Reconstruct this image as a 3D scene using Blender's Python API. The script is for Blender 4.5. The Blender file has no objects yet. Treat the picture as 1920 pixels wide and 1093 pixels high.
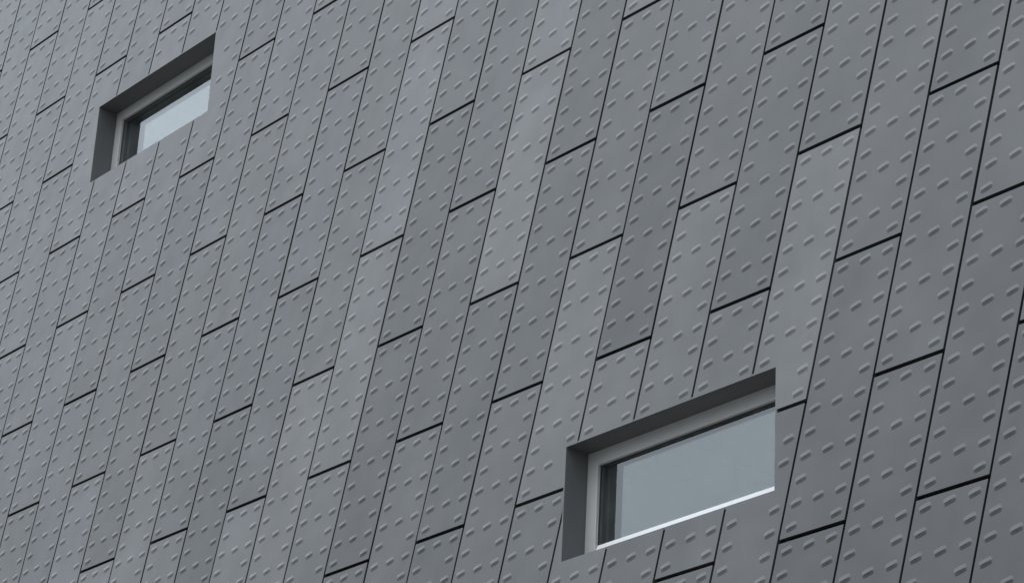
import bpy, bmesh, math, random
from mathutils import Matrix, Vector

# ------------------------------------------------------------------ camera, sky, sun, exposure
S = bpy.context.scene
COL = S.collection
W = 0.45                      # horizontal width of one cladding column (m)
ASP = 3.04                    # vertical panel pitch in column widths
LEAN = 0.8354                 # sideways lean per pitch, in column widths
CAM_D = 21.7123               # camera sits this many columns below the facade datum
CAM_Z = 1.6                   # eye height (m)


def wx(x): return x * W
def wz(d): return (CAM_D - d) * W + CAM_Z


cam = bpy.data.cameras.new('camera')
cam.sensor_width = 36.0
cam.sensor_fit = 'HORIZONTAL'
cam.lens = 5120.7 / 1920 * 36
cam.clip_start = 0.1
cam.clip_end = 3000
cam_o = bpy.data.objects.new('camera', cam)
COL.objects.link(cam_o)
_r = Vector((0.6299, 0.7751, 0.0495)).normalized()
_f = Vector((-0.7218, 0.5608, 0.4056)).normalized()
_u = _r.cross(_f).normalized()
_r = _f.cross(_u).normalized()
M = Matrix((( _r.x, _u.x, -_f.x, wx(40.7418)),
            ( _r.y, _u.y, -_f.y, -19.3886 * W),
            ( _r.z, _u.z, -_f.z, CAM_Z),
            (0, 0, 0, 1)))
cam_o.matrix_world = M
S.camera = cam_o

SUN_EL, SUN_AZ = 56, 185       # degrees; azimuth measured clockwise from +Y
world = bpy.data.worlds.new('World')
S.world = world
world.use_nodes = True
nt = world.node_tree
nt.nodes.clear()
out = nt.nodes.new('ShaderNodeOutputWorld')
bg = nt.nodes.new('ShaderNodeBackground')
sky = nt.nodes.new('ShaderNodeTexSky')
sky.sky_type = 'NISHITA'
sky.sun_disc = False
sky.sun_elevation = math.radians(SUN_EL)
sky.sun_rotation = math.radians(SUN_AZ)
sky.air_density = 1.0
sky.dust_density = 6.0
sky.ozone_density = 1.0
hs = nt.nodes.new('ShaderNodeHueSaturation')   # overcast: cloud takes most of the colour out
hs.inputs['Saturation'].default_value = 0.16
nt.links.new(sky.outputs[0], hs.inputs['Color'])
mixc = nt.nodes.new('ShaderNodeMix')
mixc.data_type = 'RGBA'
mixc.inputs[0].default_value = 0.72            # even cloud layer over the whole dome
# overcast luminance rises from horizon to zenith as (1 + 2 sin e) / 3
tcw = nt.nodes.new('ShaderNodeTexCoord')
sep = nt.nodes.new('ShaderNodeSeparateXYZ')
nt.links.new(tcw.outputs['Generated'], sep.inputs[0])
el = nt.nodes.new('ShaderNodeMapRange')
el.inputs['From Min'].default_value = 0.0
el.inputs['From Max'].default_value = 1.0
el.inputs['To Min'].default_value = 0.333
el.inputs['To Max'].default_value = 1.0
nt.links.new(sep.outputs[2], el.inputs['Value'])
oc = nt.nodes.new('ShaderNodeVectorMath')
oc.operation = 'SCALE'
oc.inputs[0].default_value = (28.2, 31.3, 34.6)
nt.links.new(el.outputs[0], oc.inputs['Scale'])
nt.links.new(oc.outputs[0], mixc.inputs[7])
nt.links.new(hs.outputs[0], mixc.inputs[6])
# soft uneven cloud base
cn = nt.nodes.new('ShaderNodeTexNoise')
cn.inputs['Scale'].default_value = 2.6
cn.inputs['Detail'].default_value = 4.0
nt.links.new(tcw.outputs['Generated'], cn.inputs['Vector'])
cr = nt.nodes.new('ShaderNodeMapRange')
cr.inputs['From Min'].default_value = 0.25
cr.inputs['From Max'].default_value = 0.75
cr.inputs['To Min'].default_value = 0.8
cr.inputs['To Max'].default_value = 1.2
nt.links.new(cn.outputs['Fac'], cr.inputs['Value'])
cs = nt.nodes.new('ShaderNodeVectorMath')
cs.operation = 'SCALE'
nt.links.new(mixc.outputs[2], cs.inputs[0])
nt.links.new(cr.outputs[0], cs.inputs['Scale'])
nt.links.new(cs.outputs[0], bg.inputs['Color'])
bg.inputs['Strength'].default_value = 0.10
nt.links.new(bg.outputs[0], out.inputs['Surface'])

sun = bpy.data.lights.new('sun', 'SUN')
sun.energy = 0.5
sun.angle = math.radians(20)
sun.color = (1.0, 0.97, 0.93)
sun_o = bpy.data.objects.new('sun', sun)
COL.objects.link(sun_o)
_az, _el = math.radians(SUN_AZ), math.radians(SUN_EL)
_to = Vector((math.sin(_az) * math.cos(_el), math.cos(_az) * math.cos(_el), math.sin(_el)))
sun_o.rotation_euler = (-_to).to_track_quat('-Z', 'Y').to_euler()

S.view_settings.view_transform = 'Standard'
S.view_settings.look = 'None'
S.view_settings.exposure = 0.0
S.view_settings.gamma = 1.0
S.view_settings.use_curve_mapping = False
S.cycles.max_bounces = 10
S.cycles.transparent_max_bounces = 16

random.seed(11)

# ------------------------------------------------------------------ materials


def new_mat(name):
    m = bpy.data.materials.new(name)
    m.use_nodes = True
    return m, m.node_tree, m.node_tree.nodes['Principled BSDF']


def lnk(t, a, b): t.links.new(a, b)


def noise(t, vec, scale, detail=3.0, rough=0.55):
    n = t.nodes.new('ShaderNodeTexNoise')
    n.inputs['Scale'].default_value = scale
    n.inputs['Detail'].default_value = detail
    n.inputs['Roughness'].default_value = rough
    lnk(t, vec, n.inputs['Vector'])
    return n


def ramp(t, fac, a, b, ca, cb):
    r = t.nodes.new('ShaderNodeMapRange')
    r.inputs['From Min'].default_value = a
    r.inputs['From Max'].default_value = b
    r.inputs['To Min'].default_value = ca
    r.inputs['To Max'].default_value = cb
    lnk(t, fac, r.inputs['Value'])
    return r


def mathn(t, op, a, b):
    n = t.nodes.new('ShaderNodeMath')
    n.operation = op
    for i, v in enumerate((a, b)):
        if isinstance(v, (int, float)):
            n.inputs[i].default_value = v
        else:
            lnk(t, v, n.inputs[i])
    return n


def panel_material():
    m, t, b = new_mat('grey_coated_metal')
    tc = t.nodes.new('ShaderNodeTexCoord')
    oi = t.nodes.new('ShaderNodeObjectInfo')
    off = t.nodes.new('ShaderNodeVectorMath')
    off.operation = 'MULTIPLY_ADD'
    comb = t.nodes.new('ShaderNodeCombineXYZ')
    for i in range(3):
        lnk(t, oi.outputs['Random'], comb.inputs[i])
    lnk(t, comb.outputs[0], off.inputs[0])
    off.inputs[1].default_value = (37.0, 53.0, 71.0)
    lnk(t, tc.outputs['Object'], off.inputs[2])
    vec = off.outputs[0]
    big = noise(t, vec, 2.4, 2.0)          # soft cloudy patches of the patinated coating
    mid = noise(t, vec, 9.0, 4.0, 0.6)
    fine = noise(t, vec, 160.0, 2.0)
    st = t.nodes.new('ShaderNodeMapping')  # faint run-off streaks
    st.inputs['Scale'].default_value = (22.0, 1.0, 0.9)
    lnk(t, vec, st.inputs['Vector'])
    strk = noise(t, st.outputs[0], 1.0, 3.0)
    v1 = ramp(t, big.outputs['Fac'], 0.3, 0.7, 0.80, 1.20)
    v2 = ramp(t, mid.outputs['Fac'], 0.3, 0.7, 0.965, 1.035)
    v3 = ramp(t, fine.outputs['Fac'], 0.25, 0.75, 0.96, 1.04)
    v4 = ramp(t, strk.outputs['Fac'], 0.3, 0.75, 1.02, 0.965)
    p = mathn(t, 'MULTIPLY', v1.outputs[0], v2.outputs[0])
    p = mathn(t, 'MULTIPLY', p.outputs[0], v3.outputs[0])
    p = mathn(t, 'MULTIPLY', p.outputs[0], v4.outputs[0])
    # hue drift: blue grey <-> warm grey
    hn = noise(t, vec, 3.1, 2.0)
    hm = t.nodes.new('ShaderNodeMix')
    hm.data_type = 'RGBA'
    hm.inputs[6].default_value = (0.99, 1.0, 1.01, 1)
    hm.inputs[7].default_value = (1.012, 0.998, 0.996, 1)
    hf = ramp(t, hn.outputs['Fac'], 0.35, 0.65, 0.0, 1.0)
    lnk(t, hf.outputs[0], hm.inputs[0])
    vm = t.nodes.new('ShaderNodeVectorMath')
    vm.operation = 'MULTIPLY'
    lnk(t, oi.outputs['Color'], vm.inputs[0])
    lnk(t, hm.outputs[2], vm.inputs[1])
    vs = t.nodes.new('ShaderNodeVectorMath')
    vs.operation = 'SCALE'
    lnk(t, vm.outputs[0], vs.inputs[0])
    lnk(t, p.outputs[0], vs.inputs['Scale'])
    lnk(t, vs.outputs[0], b.inputs['Base Color'])
    rr = ramp(t, mid.outputs['Fac'], 0.3, 0.7, 0.27, 0.35)
    lnk(t, rr.outputs[0], b.inputs['Roughness'])
    b.inputs['Specular IOR Level'].default_value = 0.78
    # very shallow waviness of the thin sheet
    can = noise(t, vec, 4.0, 1.0)
    bp = t.nodes.new('ShaderNodeBump')
    bp.inputs['Strength'].default_value = 0.4
    bp.inputs['Distance'].default_value = 0.012
    lnk(t, can.outputs['Fac'], bp.inputs['Height'])
    bp2 = t.nodes.new('ShaderNodeBump')
    bp2.inputs['Strength'].default_value = 0.06
    bp2.inputs['Distance'].default_value = 0.001
    lnk(t, fine.outputs['Fac'], bp2.inputs['Height'])
    lnk(t, bp.outputs[0], bp2.inputs['Normal'])
    lnk(t, bp2.outputs[0], b.inputs['Normal'])
    return m


def plain_material(name, col, rough=0.5, metal=0.0, var=0.06, scale=14.0):
    m, t, b = new_mat(name)
    tc = t.nodes.new('ShaderNodeTexCoord')
    n = noise(t, tc.outputs['Object'], scale, 4.0)
    r = ramp(t, n.outputs['Fac'], 0.3, 0.7, 1 - var, 1 + var)
    vs = t.nodes.new('ShaderNodeVectorMath')
    vs.operation = 'SCALE'
    vs.inputs[0].default_value = col
    lnk(t, r.outputs[0], vs.inputs['Scale'])
    lnk(t, vs.outputs[0], b.inputs['Base Color'])
    b.inputs['Roughness'].default_value = rough
    b.inputs['Metallic'].default_value = metal
    return m


def glass_material():
    m, t, b = new_mat('window_glass')
    t.nodes.remove(b)
    o = t.nodes['Material Output']
    tr = t.nodes.new('ShaderNodeBsdfTransparent')
    tr.inputs['Color'].default_value = (0.90, 0.93, 0.92, 1)
    gl = t.nodes.new('ShaderNodeBsdfGlossy')
    gl.inputs['Roughness'].default_value = 0.01
    gl.inputs['Color'].default_value = (0.96, 0.98, 1.0, 1)
    fr = t.nodes.new('ShaderNodeFresnel')
    fr.inputs['IOR'].default_value = 1.52
    mx = t.nodes.new('ShaderNodeMixShader')
    tc = t.nodes.new('ShaderNodeTexCoord')
    n = noise(t, tc.outputs['Object'], 1.6, 1.0)
    bp = t.nodes.new('ShaderNodeBump')
    bp.inputs['Strength'].default_value = 0.05
    bp.inputs['Distance'].default_value = 0.002
    lnk(t, n.outputs['Fac'], bp.inputs['Height'])
    lnk(t, bp.outputs[0], gl.inputs['Normal'])
    # thin film of dust
    df = t.nodes.new('ShaderNodeBsdfDiffuse')
    df.inputs['Color'].default_value = (0.45, 0.46, 0.47, 1)
    dn = noise(t, tc.outputs['Object'], 5.0, 5.0, 0.65)
    dr = ramp(t, dn.outputs['Fac'], 0.35, 0.75, 0.0, 0.035)
    mx2 = t.nodes.new('ShaderNodeMixShader')
    # both faces of the pane reflect: 2F/(1+F), counted once on the outward face
    two = mathn(t, 'MULTIPLY', fr.outputs[0], 2.0)
    one = mathn(t, 'ADD', fr.outputs[0], 1.0)
    rr = mathn(t, 'DIVIDE', two.outputs[0], one.outputs[0])
    geo = t.nodes.new('ShaderNodeNewGeometry')
    front = mathn(t, 'SUBTRACT', 1.0, geo.outputs['Backfacing'])
    rr = mathn(t, 'MULTIPLY', rr.outputs[0], front.outputs[0])
    lnk(t, rr.outputs[0], mx.inputs[0])
    lnk(t, tr.outputs[0], mx.inputs[1])
    lnk(t, gl.outputs[0], mx.inputs[2])
    lnk(t, dr.outputs[0], mx2.inputs[0])
    lnk(t, mx.outputs[0], mx2.inputs[1])
    lnk(t, df.outputs[0], mx2.inputs[2])
    lnk(t, mx2.outputs[0], o.inputs['Surface'])
    return m


M_PANEL = panel_material()
M_DARK = plain_material('black_membrane', (0.012, 0.013, 0.015), 0.8)
M_REVEAL = plain_material('dark_grey_reveal', (0.090, 0.091, 0.089), 0.5, var=0.05, scale=6)
M_FRAME = plain_material('light_grey_frame', (0.39, 0.385, 0.375), 0.42, var=0.03)
M_GASKET = plain_material('black_gasket', (0.02, 0.021, 0.022), 0.6)
M_BEAD = plain_material('white_aluminium', (0.66, 0.67, 0.67), 0.35, var=0.03)
M_ROOM = plain_material('unlit_room', (0.05, 0.05, 0.05), 0.9)
M_GLASS = glass_material()
M_GROUND = plain_material('grey_asphalt', (0.07, 0.07, 0.072), 0.9, var=0.2, scale=3)
M_PAVE = plain_material('concrete_paving', (0.20, 0.195, 0.185), 0.9, var=0.12, scale=4)
M_WALL = plain_material('grey_render', (0.22, 0.22, 0.225), 0.8, var=0.05)

# ------------------------------------------------------------------ helpers


def mesh_obj(name, verts, faces, mat, parent=None, smooth=None, sharp=None):
    me = bpy.data.meshes.new(name)
    me.from_pydata(verts, [], faces)
    me.materials.append(mat)
    if smooth is not None:
        me.polygons.foreach_set('use_smooth', smooth)
    if sharp:
        keys = {tuple(sorted(e)) for e in sharp}
        vals = [tuple(sorted(e.vertices)) in keys for e in me.edges]
        me.attributes.new('sharp_edge', 'BOOLEAN', 'EDGE').data.foreach_set('value', vals)
    me.update()
    o = bpy.data.objects.new(name, me)
    COL.objects.link(o)
    if parent:
        o.parent = parent
    return o


def empty(name, loc=(0, 0, 0), parent=None):
    o = bpy.data.objects.new(name, None)
    o.empty_display_size = 0.3
    COL.objects.link(o)
    o.location = loc
    if parent:
        o.parent = parent
    return o


def box(V, F, x0, x1, y0, y1, z0, z1):
    n = len(V)
    V += [(x0, y0, z0), (x1, y0, z0), (x1, y1, z0), (x0, y1, z0),
          (x0, y0, z1), (x1, y0, z1), (x1, y1, z1), (x0, y1, z1)]
    F += [tuple(n + i for i in f) for f in
          ((0, 3, 2, 1), (4, 5, 6, 7), (0, 1, 5, 4), (1, 2, 6, 5), (2, 3, 7, 6), (3, 0, 4, 7))]


def clip(poly, axis, val, keep_less):
    """clip a list of ((x,z), flag) - flag tells whether the edge leaving the vertex is a true outline"""
    res = []
    n = len(poly)

    def inside(p): return p[axis] <= val + 1e-9 if keep_less else p[axis] >= val - 1e-9
    for i in range(n):
        (a, fl), (b, _) = poly[i], poly[(i + 1) % n]
        ia, ib = inside(a), inside(b)
        if ia:
            res.append((a, fl))
        if ia != ib:
            s = (val - a[axis]) / (b[axis] - a[axis])
            q = (a[0] + s * (b[0] - a[0]), a[1] + s * (b[1] - a[1]))
            res.append((q, False) if ia else (q, fl))
    out_ = []
    for i, (p, fl) in enumerate(res):
        q = res[(i + 1) % len(res)][0]
        if abs(p[0] - q[0]) + abs(p[1] - q[1]) > 1e-7:
            out_.append((p, fl))
    return out_ if len(out_) >= 3 else []


# ------------------------------------------------------------------ ground
ground = mesh_obj('ground', [(-900, -900, 0), (900, -900, 0), (900, 900, 0), (-900, 900, 0)], [(0, 1, 2, 3)], M_GROUND)
ground['kind'] = 'structure'
V, F = [], []
box(V, F, -30, 60, -14.0, 0.0, 0.0, 0.12)
pavement = mesh_obj('pavement', V, F, M_PAVE)
pavement['kind'] = 'structure'

# ------------------------------------------------------------------ building
FX0, FX1 = -9.0, 47.0            # facade extents in column units
FD0 = -8.0
FD1 = CAM_D + (CAM_Z - 0.12) / W
WIN = [(4.2775, 7.8098, 0.6972, 2.1089), (17.0105, 20.5949, 10.1116, 11.5520)]

building = empty('panel_clad_building', (wx(19), 0, 0.12))
building['label'] = 'grey building clad in leaning embossed metal panels with two recessed windows'
building['category'] = 'building'
OX, OZ = building.location.x, building.location.z


def L(x, z):                      # world -> building local
    return x - OX, z - OZ


# core behind the rainscreen, with openings for the windows
MEM = 0.055                       # membrane depth behind the panel face
xs = sorted({FX0, FX1, *[w[0] for w in WIN], *[w[1] for w in WIN]})
ds = sorted({FD0, FD1, *[w[2] for w in WIN], *[w[3] for w in WIN]})
V, F = [], []
for i in range(len(xs) - 1):
    for j in range(len(ds) - 1):
        cx, cd = (xs[i] + xs[i + 1]) / 2, (ds[j] + ds[j + 1]) / 2
        if any(w[0] < cx < w[1] and w[2] < cd < w[3] for w in WIN):
            continue
        n = len(V)
        for (x, d) in ((xs[i], ds[j + 1]), (xs[i + 1], ds[j + 1]), (xs[i + 1], ds[j]), (xs[i], ds[j])):
            lx, lz = L(wx(x), wz(d))
            V.append((lx, MEM, lz))
        F.append((n, n + 1, n + 2, n + 3))
membrane = mesh_obj('backing_membrane', V, F, M_DARK, building)
V, F = [], []
lx0, lz0 = L(wx(FX0), wz(FD1)); lx1, lz1 = L(wx(FX1), wz(FD0))
n = 0
V += [(lx0, MEM, lz0), (lx0, 14, lz0), (lx0, 14, lz1), (lx0, MEM, lz1),
      (lx1, MEM, lz0), (lx1, 14, lz0), (lx1, 14, lz1), (lx1, MEM, lz1)]
F += [(0, 3, 2, 1), (4, 5, 6, 7), (1, 2, 6, 5)]
mesh_obj('side_wall', V, F, M_WALL, building)
V, F = [], []
box(V, F, lx0 - 0.06, lx1 + 0.06, -0.06, 14.06, lz1, lz1 + 0.12)
mesh_obj('roof', V, F, M_WALL, building)

# ---- cladding panels
GU, GV = 0.035, 0.046             # open joints (column units): vertical and horizontal
RET = 0.030                       # depth of the folded panel edge (m)
A_, B_, H_ = 0.089, 0.049, 0.0118  # embossed lozenge: half length, half height, projection (columns)
TILT = math.radians(10.5)
SS = (-1.0, -0.9, -0.72, 0.0, 0.72, 0.9, 1.0)
TT = ((-1.0, 0.0), (-0.8, 0.13), (-0.42, 0.54), (0.0, 1.0), (0.42, 0.54), (0.8, 0.13), (1.0, 0.0))


def add_boss(V, F, SM, SH, x, z, cheap=False):
    """one pressed lozenge with a sharp horizontal ridge; x, z in metres, local"""
    n = len(V)
    ct, st_ = math.cos(TILT), math.sin(TILT)

    def put(s, t_, h):
        V.append((x + W * (s * ct - t_ * st_), -W * h + (0.0003 if h == 0 else 0), z + W * (s * st_ + t_ * ct)))
    if cheap:
        for s, t_, h in ((-A_, 0, 0), (0, -B_, 0), (A_, 0, 0), (0, B_, 0), (-A_ * .6, 0, H_), (A_ * .6, 0, H_)):
            put(s, t_, h)
        for f in ((0, 1, 4), (4, 1, 5), (5, 1, 2), (2, 3, 5), (5, 3, 4), (4, 3, 0)):
            F.append(tuple(n + k for k in f)); SM.append(False)
        return
    rows = len(TT)
    for s in SS:
        wdt = B_ * {1.0: 0.55, 0.9: 0.82, 0.72: 0.97, 0.0: 1.0}[abs(s)]
        hh = H_ * {1.0: 0.0, 0.9: 0.36, 0.72: 0.84, 0.0: 1.0}[abs(s)]
        for tt, p in TT:
            put(s * A_, tt * wdt * (1.05 if tt > 0 else 0.93), hh * p)
    for i in range(len(SS) - 1):
        for j in range(rows - 1):
            a = n + i * rows + j
            F.append((a, a + rows, a + rows + 1, a + 1)); SM.append(True)
        SH.append((n + i * rows + 3, n + (i + 1) * rows + 3))


def panel_outline():
    """corners of a full panel in column units relative to its own top-left grid node: x right, d down"""
    g, h = GU / 2, GV / 2
    res = []
    for u, v in ((g, 1 - h / ASP), (1 - g, 1 - h / ASP), (1 - g, h / ASP), (g, h / ASP)):
        res.append((u - LEAN * v, ASP * v))
    return res


BOSS = [(u, (i + 0.5) / 12) for i in range(12) for u in ((1 / 6, 0.5, 5 / 6) if i % 2 == 0 else (1 / 6, 5 / 6))]
TIN = (0.0009, 0.0008)


def build_panel_geometry(pieces, bosses, cheap=False, V=None, F=None, SM=None, SH=None, ox=0.0, oz=0.0):
    V = [] if V is None else V
    F = [] if F is None else F
    SM = [] if SM is None else SM
    SH = [] if SH is None else SH
    for poly in pieces:
        n = len(V)
        for (p, fl) in poly:
            V.append((ox + p[0], 0.0, oz + p[1]))
        F.append(tuple(range(n, n + len(poly)))); SM.append(False)
        for i, (p, fl) in enumerate(poly):
            if not fl:
                continue
            q = poly[(i + 1) % len(poly)][0]
            m = len(V)
            V.extend([(ox + p[0], 0.0, oz + p[1]), (ox + q[0], 0.0, oz + q[1]), (ox + q[0], RET, oz + q[1]), (ox + p[0], RET, oz + p[1])])
            F.append((m + 3, m + 2, m + 1, m)); SM.append(False)
    for (x, z) in bosses:
        add_boss(V, F, SM, SH, ox + x, oz + z, cheap)
    return V, F, SM, SH


OUT = [((p[0] * W, -p[1] * W), True) for p in panel_outline()]
FULL_B = [((u - LEAN * v) * W, -ASP * v * W) for u, v in BOSS]
full_mesh = None

# base colour tone of single panels that stand out in the facade, by (column, course)
TONE = {(3, -2): 1, (4, -2): 3, (6, -2): -4, (8, -3): -4, (6, -3): 3, (9, -4): 0, (14, -6): 10, (14, -7): 10, (15, -6): -4, (16, -6): -2, (14, -5): 8, (15, -5): -4, (13, -4): 7, (14, -4): 4, (12, -3): 5, (9, -2): 6, (10, -2): 3, (7, -1): 4, (8, -2): -3, (11, -3): -4, (11, -4): -2, (15, -4): -2, (17, -5): -3, (17, -6): -3, (18, -6): 2, (17, -7): 10, (17, -8): 9, (18, -7): -1, (18, -8): -3, (19, -7): 8, (20, -7): 4, (21, -8): 5, (21, -9): -1, (20, -8): -4, (22, -8): 3, (23, -9): 8, (22, -9): -3, (24, -9): -2, (24, -10): 0, (25, -10): -1, (25, -9): -3, (26, -10): -4, (26, -9): -4, (24, -8): -2, (19, -6): 0, (27, -10): -4, (0, 0): 4, (-1, 0): 6, (1, 0): 3, (2, 0): 2, (12, -4): -1, (16, -5): 0, (12, -5): 1, (9, -3): -2, (10, -3): -1, (7, -2): -1, (5, -1): 1, (4, -1): -2}
BASE = (0.0565, 0.0565, 0.0548)

# centre of the view on the facade (column units) to rank the panels by how large they show
jobs = []
for c in range(-16, 72):
    for m in range(-48, 24):
        v = 0.5 * c + m
        u0 = c - LEAN * v
        d0 = ASP * v
        cx, cd = u0 + 0.5 - LEAN * 0.5, d0 + ASP / 2
        if cx < FX0 - 1 or cx > FX1 + 1 or cd < FD0 - 2 or cd > FD1 + 2:
            continue
        jobs.append((c, m, u0, d0, cx, cd))


def view_rank(cx, cd):
    p = M.inverted() @ Vector((wx(cx), 0, wz(cd)))
    if p.z > -0.5:
        return 1e6
    k = cam.lens / cam.sensor_width
    sx, sy = p.x / -p.z * k, p.y / -p.z * k
    return max(abs(sx) / 0.5, abs(sy) / 0.285)


jobs.sort(key=lambda j: view_rank(j[4], j[5]))
SV, SF, SSM, SSH = [], [], [], []
count = 0
for (c, m, u0, d0, cx, cd) in jobs:
    X0, Z0 = wx(u0), wz(d0)
    lx, lz = L(X0, Z0)
    rect = (wx(FX0) - X0, wx(FX1) - X0, wz(FD1) - Z0, wz(FD0) - Z0)
    poly = list(OUT)
    inside = all(rect[0] < p[0] < rect[1] and rect[2] < p[1] < rect[3] for p, _ in poly)
    if not inside:
        poly = clip(poly, 0, rect[0], False) and clip(clip(poly, 0, rect[0], False), 0, rect[1], True)
        poly = poly and clip(poly, 1, rect[2], False)
        poly = poly and clip(poly, 1, rect[3], True)
        if not poly:
            continue
    pieces = [poly]
    bosses = FULL_B if inside else [b for b in FULL_B if rect[0] + .06 < b[0] < rect[1] - .06 and rect[2] + .06 < b[1] < rect[3] - .06]
    cut = not inside
    for w in WIN:
        wr = (wx(w[0]) - X0, wx(w[1]) - X0, wz(w[3]) - Z0, wz(w[2]) - Z0)
        new = []
        for pl in pieces:
            bx = [p[0] for p, _ in pl]; bz = [p[1] for p, _ in pl]
            if max(bx) <= wr[0] or min(bx) >= wr[1] or max(bz) <= wr[2] or min(bz) >= wr[3]:
                new.append(pl); continue
            cut = True
            l_ = clip(pl, 0, wr[0], True)
            r_ = clip(pl, 0, wr[1], False)
            mid = clip(pl, 0, wr[0], False)
            mid = mid and clip(mid, 0, wr[1], True)
            b_ = clip(mid, 1, wr[2], True) if mid else []
            t_ = clip(mid, 1, wr[3], False) if mid else []
            new += [q for q in (l_, r_, b_, t_) if q]
        pieces = new
        mx, mz0, mz1 = 0.105 * W, 0.10 * W, 0.075 * W
        bosses = [b for b in bosses if not (wr[0] - mx < b[0] < wr[1] + mx and wr[2] - mz0 < b[1] < wr[3] + mz1)]
    if not pieces:
        continue
    if (c, m) == (23, -8):        # beside the lower window this sheet has no middle row and no first lozenge
        bosses = [b for b in bosses if not any(abs(b[0] - q[0]) + abs(b[1] - q[1]) < 1e-6
                  for (uu, vv), q in zip(BOSS, FULL_B) if uu == 0.5 or vv < 0.06)]
    if (c, m) == (8, -4):
        bosses = [b for b in bosses if b[0] + X0 > wx(WIN[0][1] + 0.16) or b[1] + Z0 > wz(WIN[0][2]) or b[1] + Z0 < wz(WIN[0][2] + 0.6)]
    parts_ = []
    for pl in pieces:             # gather the pieces that still hang together
        touch = [g for g in parts_ if any(abs(p[0] - q[0]) + abs(p[1] - q[1]) < 1e-6 for p, _ in pl for r2 in g for q, _ in r2)]
        merged = [pl]
        for g in touch:
            merged += g
            parts_.remove(g)
        parts_.append(merged)
    if count < 290:
        rnd = random.Random(c * 131 + m * 17 + 5)
        jx = rnd.uniform(-TIN[0], TIN[0]); jy = rnd.uniform(0, TIN[1])
        if not cut:
            if full_mesh is None:
                V, F, SM, SH = build_panel_geometry(pieces, bosses)
                o = mesh_obj('panel', V, F, M_PANEL, building, SM, SH)
                full_mesh = o.data
            else:
                o = bpy.data.objects.new('panel', full_mesh)
                COL.objects.link(o)
                o.parent = building
            o.rotation_euler = (rnd.uniform(-.0013, .0013), 0, rnd.uniform(-.002, .002))
            o.location = (lx + jx, jy, lz)
        else:
            o = None
            rnd_c = random.Random(c * 77 + m)
            for g in parts_:
                zs_ = [p[1] for pl in g for p, _ in pl]
                xs_ = [p[0] for pl in g for p, _ in pl]
                bb = [b for b in bosses if min(zs_) - .001 < b[1] < max(zs_) + .001 and min(xs_) - .001 < b[0] < max(xs_) + .001]
                V, F, SM, SH = build_panel_geometry(g, bb)
                o2 = mesh_obj('panel', V, F, M_PANEL, building, SM, SH)
                o2.location = (lx, 0.0, lz)
                tn = (1 + 0.065 * TONE.get((c, m), 0)) * rnd_c.uniform(0.975, 1.025)
                o2.color = (BASE[0] * tn, BASE[1] * tn, BASE[2] * tn, 1)
                count += 1
            continue
        tv = TONE.get((c, m), 0)
        if (c, m) not in TONE and view_rank(cx, cd) > 1.15:      # base tone varies in the same way all over the facade
            tv = rnd.uniform(4, 10) if rnd.random() < 0.25 else rnd.uniform(-4, 2)
        tone = (1 + 0.065 * tv) * rnd.uniform(0.95, 1.05)
        hue = rnd.uniform(-0.02, 0.02)
        o.color = (BASE[0] * tone * (1 + hue), BASE[1] * tone, BASE[2] * tone * (1 - hue * 0.6), 1)
        count += 1
    else:
        build_panel_geometry(pieces, bosses, True, SV, SF, SSM, SSH, lx, lz)
if SV:
    rest = mesh_obj('outer_panels', SV, SF, M_PANEL, building, SSM, SSH)
    rest['kind'] = 'stuff'
    rest.color = (*BASE, 1)

# ---- windows
D_REV, F_W, LIN = 0.350, 0.180, 0.055      # reveal depth, frame width, depth from frame face to glass (columns)
win_labels = ['upper recessed window whose glass mirrors a pale bright sky', 'lower recessed window with blue grey glass and a bright bottom bead']


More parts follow.
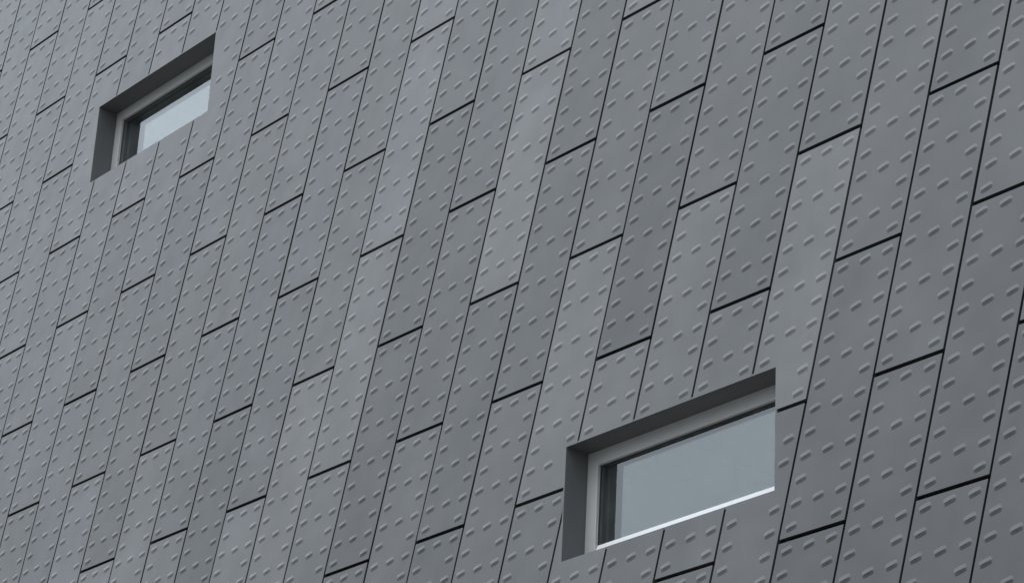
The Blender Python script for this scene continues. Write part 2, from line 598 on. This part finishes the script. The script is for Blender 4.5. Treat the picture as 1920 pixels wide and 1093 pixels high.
def make_window(w, label):
    x0, d0, x1, d1 = w[0], w[2], w[1], w[3]
    ww, hh = (x1 - x0) * W, (d1 - d0) * W
    gx, gz = L(wx(x0), wz(d1))
    win = empty('window', (gx, 0, gz), building)       # origin: lower left corner of the opening on the facade plane
    win['label'] = label
    D = D_REV * W
    fw = F_W * W
    yg = D + LIN * W
    pl = 0.012
    yb = yg + 0.12
    # folded sheet reveals
    V, F = [], []; box(V, F, -pl, 0, 0.0006, D + .01, -pl, hh + pl); mesh_obj('jamb', V, F, M_REVEAL, win)
    V, F = [], []; box(V, F, ww, ww + pl, 0.0006, D + .01, -pl, hh + pl); mesh_obj('jamb', V, F, M_REVEAL, win)
    V, F = [], []; box(V, F, 0.0003, ww - 0.0003, 0.0008, D + .01, hh, hh + pl); mesh_obj('soffit', V, F, M_REVEAL, win)
    V = [(0.0003, 0.0008, 0), (ww - 0.0003, 0.0008, 0), (ww - 0.0003, D + .01, 0.012), (0.0003, D + .01, 0.012),
         (0.0003, 0.0008, -pl), (ww - 0.0003, 0.0008, -pl), (ww - 0.0003, D + .01, -pl), (0.0003, D + .01, -pl)]
    F = [(0, 1, 2, 3), (4, 7, 6, 5), (0, 4, 5, 1), (2, 6, 7, 3), (1, 5, 6, 2), (3, 7, 4, 0)]
    mesh_obj('sill', V, F, M_REVEAL, win)
    # frame: mitred ring with a small arris
    fr = empty('frame', (0, 0, 0), win)
    e = 0.003
    x_in0, x_in1, z_in0, z_in1 = fw, ww - fw, fw, hh - fw
    o4 = [(0.0, 0.0), (ww, 0.0), (ww, hh), (0.0, hh)]
    i4 = [(x_in0, z_in0), (x_in1, z_in0), (x_in1, z_in1), (x_in0, z_in1)]
    a4 = [(x_in0 - e, z_in0 - e), (x_in1 + e, z_in0 - e), (x_in1 + e, z_in1 + e), (x_in0 - e, z_in1 + e)]
    for k, nm in enumerate(('frame_bar', 'frame_bar', 'frame_bar', 'frame_bar')):
        k2 = (k + 1) % 4
        ring = []
        for kk in (k, k2):
            ring.append([(o4[kk][0], D, o4[kk][1]), (a4[kk][0], D, a4[kk][1]), (i4[kk][0], D + e, i4[kk][1]), (i4[kk][0], yg - 0.004, i4[kk][1]), (o4[kk][0], yg - 0.004, o4[kk][1])])
        V = ring[0] + ring[1]
        F = [(j, j + 5, j + 6, j + 1) for j in range(4)] + [(4, 9, 5, 0)]
        mesh_obj(nm, V, F, M_FRAME, fr)
    # black gasket against the glass
    V, F = [], []
    g = 0.006
    box(V, F, x_in0 - .004, x_in0 + g, yg - 0.003, yb, z_in0, z_in1)
    box(V, F, x_in1 - g, x_in1 + .004, yg - 0.003, yb, z_in0, z_in1)
    box(V, F, x_in0 + g, x_in1 - g, yg - 0.003, yb, z_in1 - g, z_in1 + .004)
    box(V, F, x_in0 + g, x_in1 - g, yg - 0.003, yb, z_in0 - .004, z_in0 + g)
    mesh_obj('gasket', V, F, M_GASKET, win)
    # double glazing
    for yy in (yg, yg + 0.0225):
        V, F = [], []
        box(V, F, x_in0 + 0.001, x_in1 - 0.001, yy, yy + 0.006, z_in0 + 0.001, z_in1 - 0.001)
        mesh_obj('pane', V, F, M_GLASS, win)
    # sloping bright bottom bead
    bt = z_in0 + BEAD_H * W
    V = [(x_in0 + .001, D + 0.006, z_in0 + .0005), (x_in1 - .001, D + 0.006, z_in0 + .0005),
         (x_in1 - .001, yg - 0.004, bt), (x_in0 + .001, yg - 0.004, bt),
         (x_in0 + .001, yg - 0.001, bt), (x_in1 - .001, yg - 0.001, bt),
         (x_in1 - .001, yg - 0.001, z_in0 + .0005), (x_in0 + .001, yg - 0.001, z_in0 + .0005)]
    F = [(0, 1, 2, 3), (3, 2, 5, 4), (4, 5, 6, 7), (7, 6, 1, 0), (0, 3, 4, 7), (1, 6, 5, 2)]
    mesh_obj('glazing_bead', V, F, M_BEAD, win)
    # unlit room behind the glass
    V, F = [], []
    X0, X1, Z0, Z1, Y1 = -0.3, ww + 0.3, -0.5, hh + 0.4, 2.2
    V = [(X0, yb, Z0), (X1, yb, Z0), (X1, yb, Z1), (X0, yb, Z1), (X0, Y1, Z0), (X1, Y1, Z0), (X1, Y1, Z1), (X0, Y1, Z1),
         (0, yb, 0), (ww, yb, 0), (ww, yb, hh), (0, yb, hh)]
    F = [(4, 5, 6, 7), (0, 4, 7, 3), (1, 2, 6, 5), (3, 7, 6, 2), (0, 1, 5, 4),
         (0, 1, 9, 8), (1, 2, 10, 9), (2, 3, 11, 10), (3, 0, 8, 11)]
    mesh_obj('room_lining', V, F, M_ROOM, win)
    return win


BEAD_H = 0.076
for w, lab in zip(WIN, win_labels):
    make_window(w, lab)
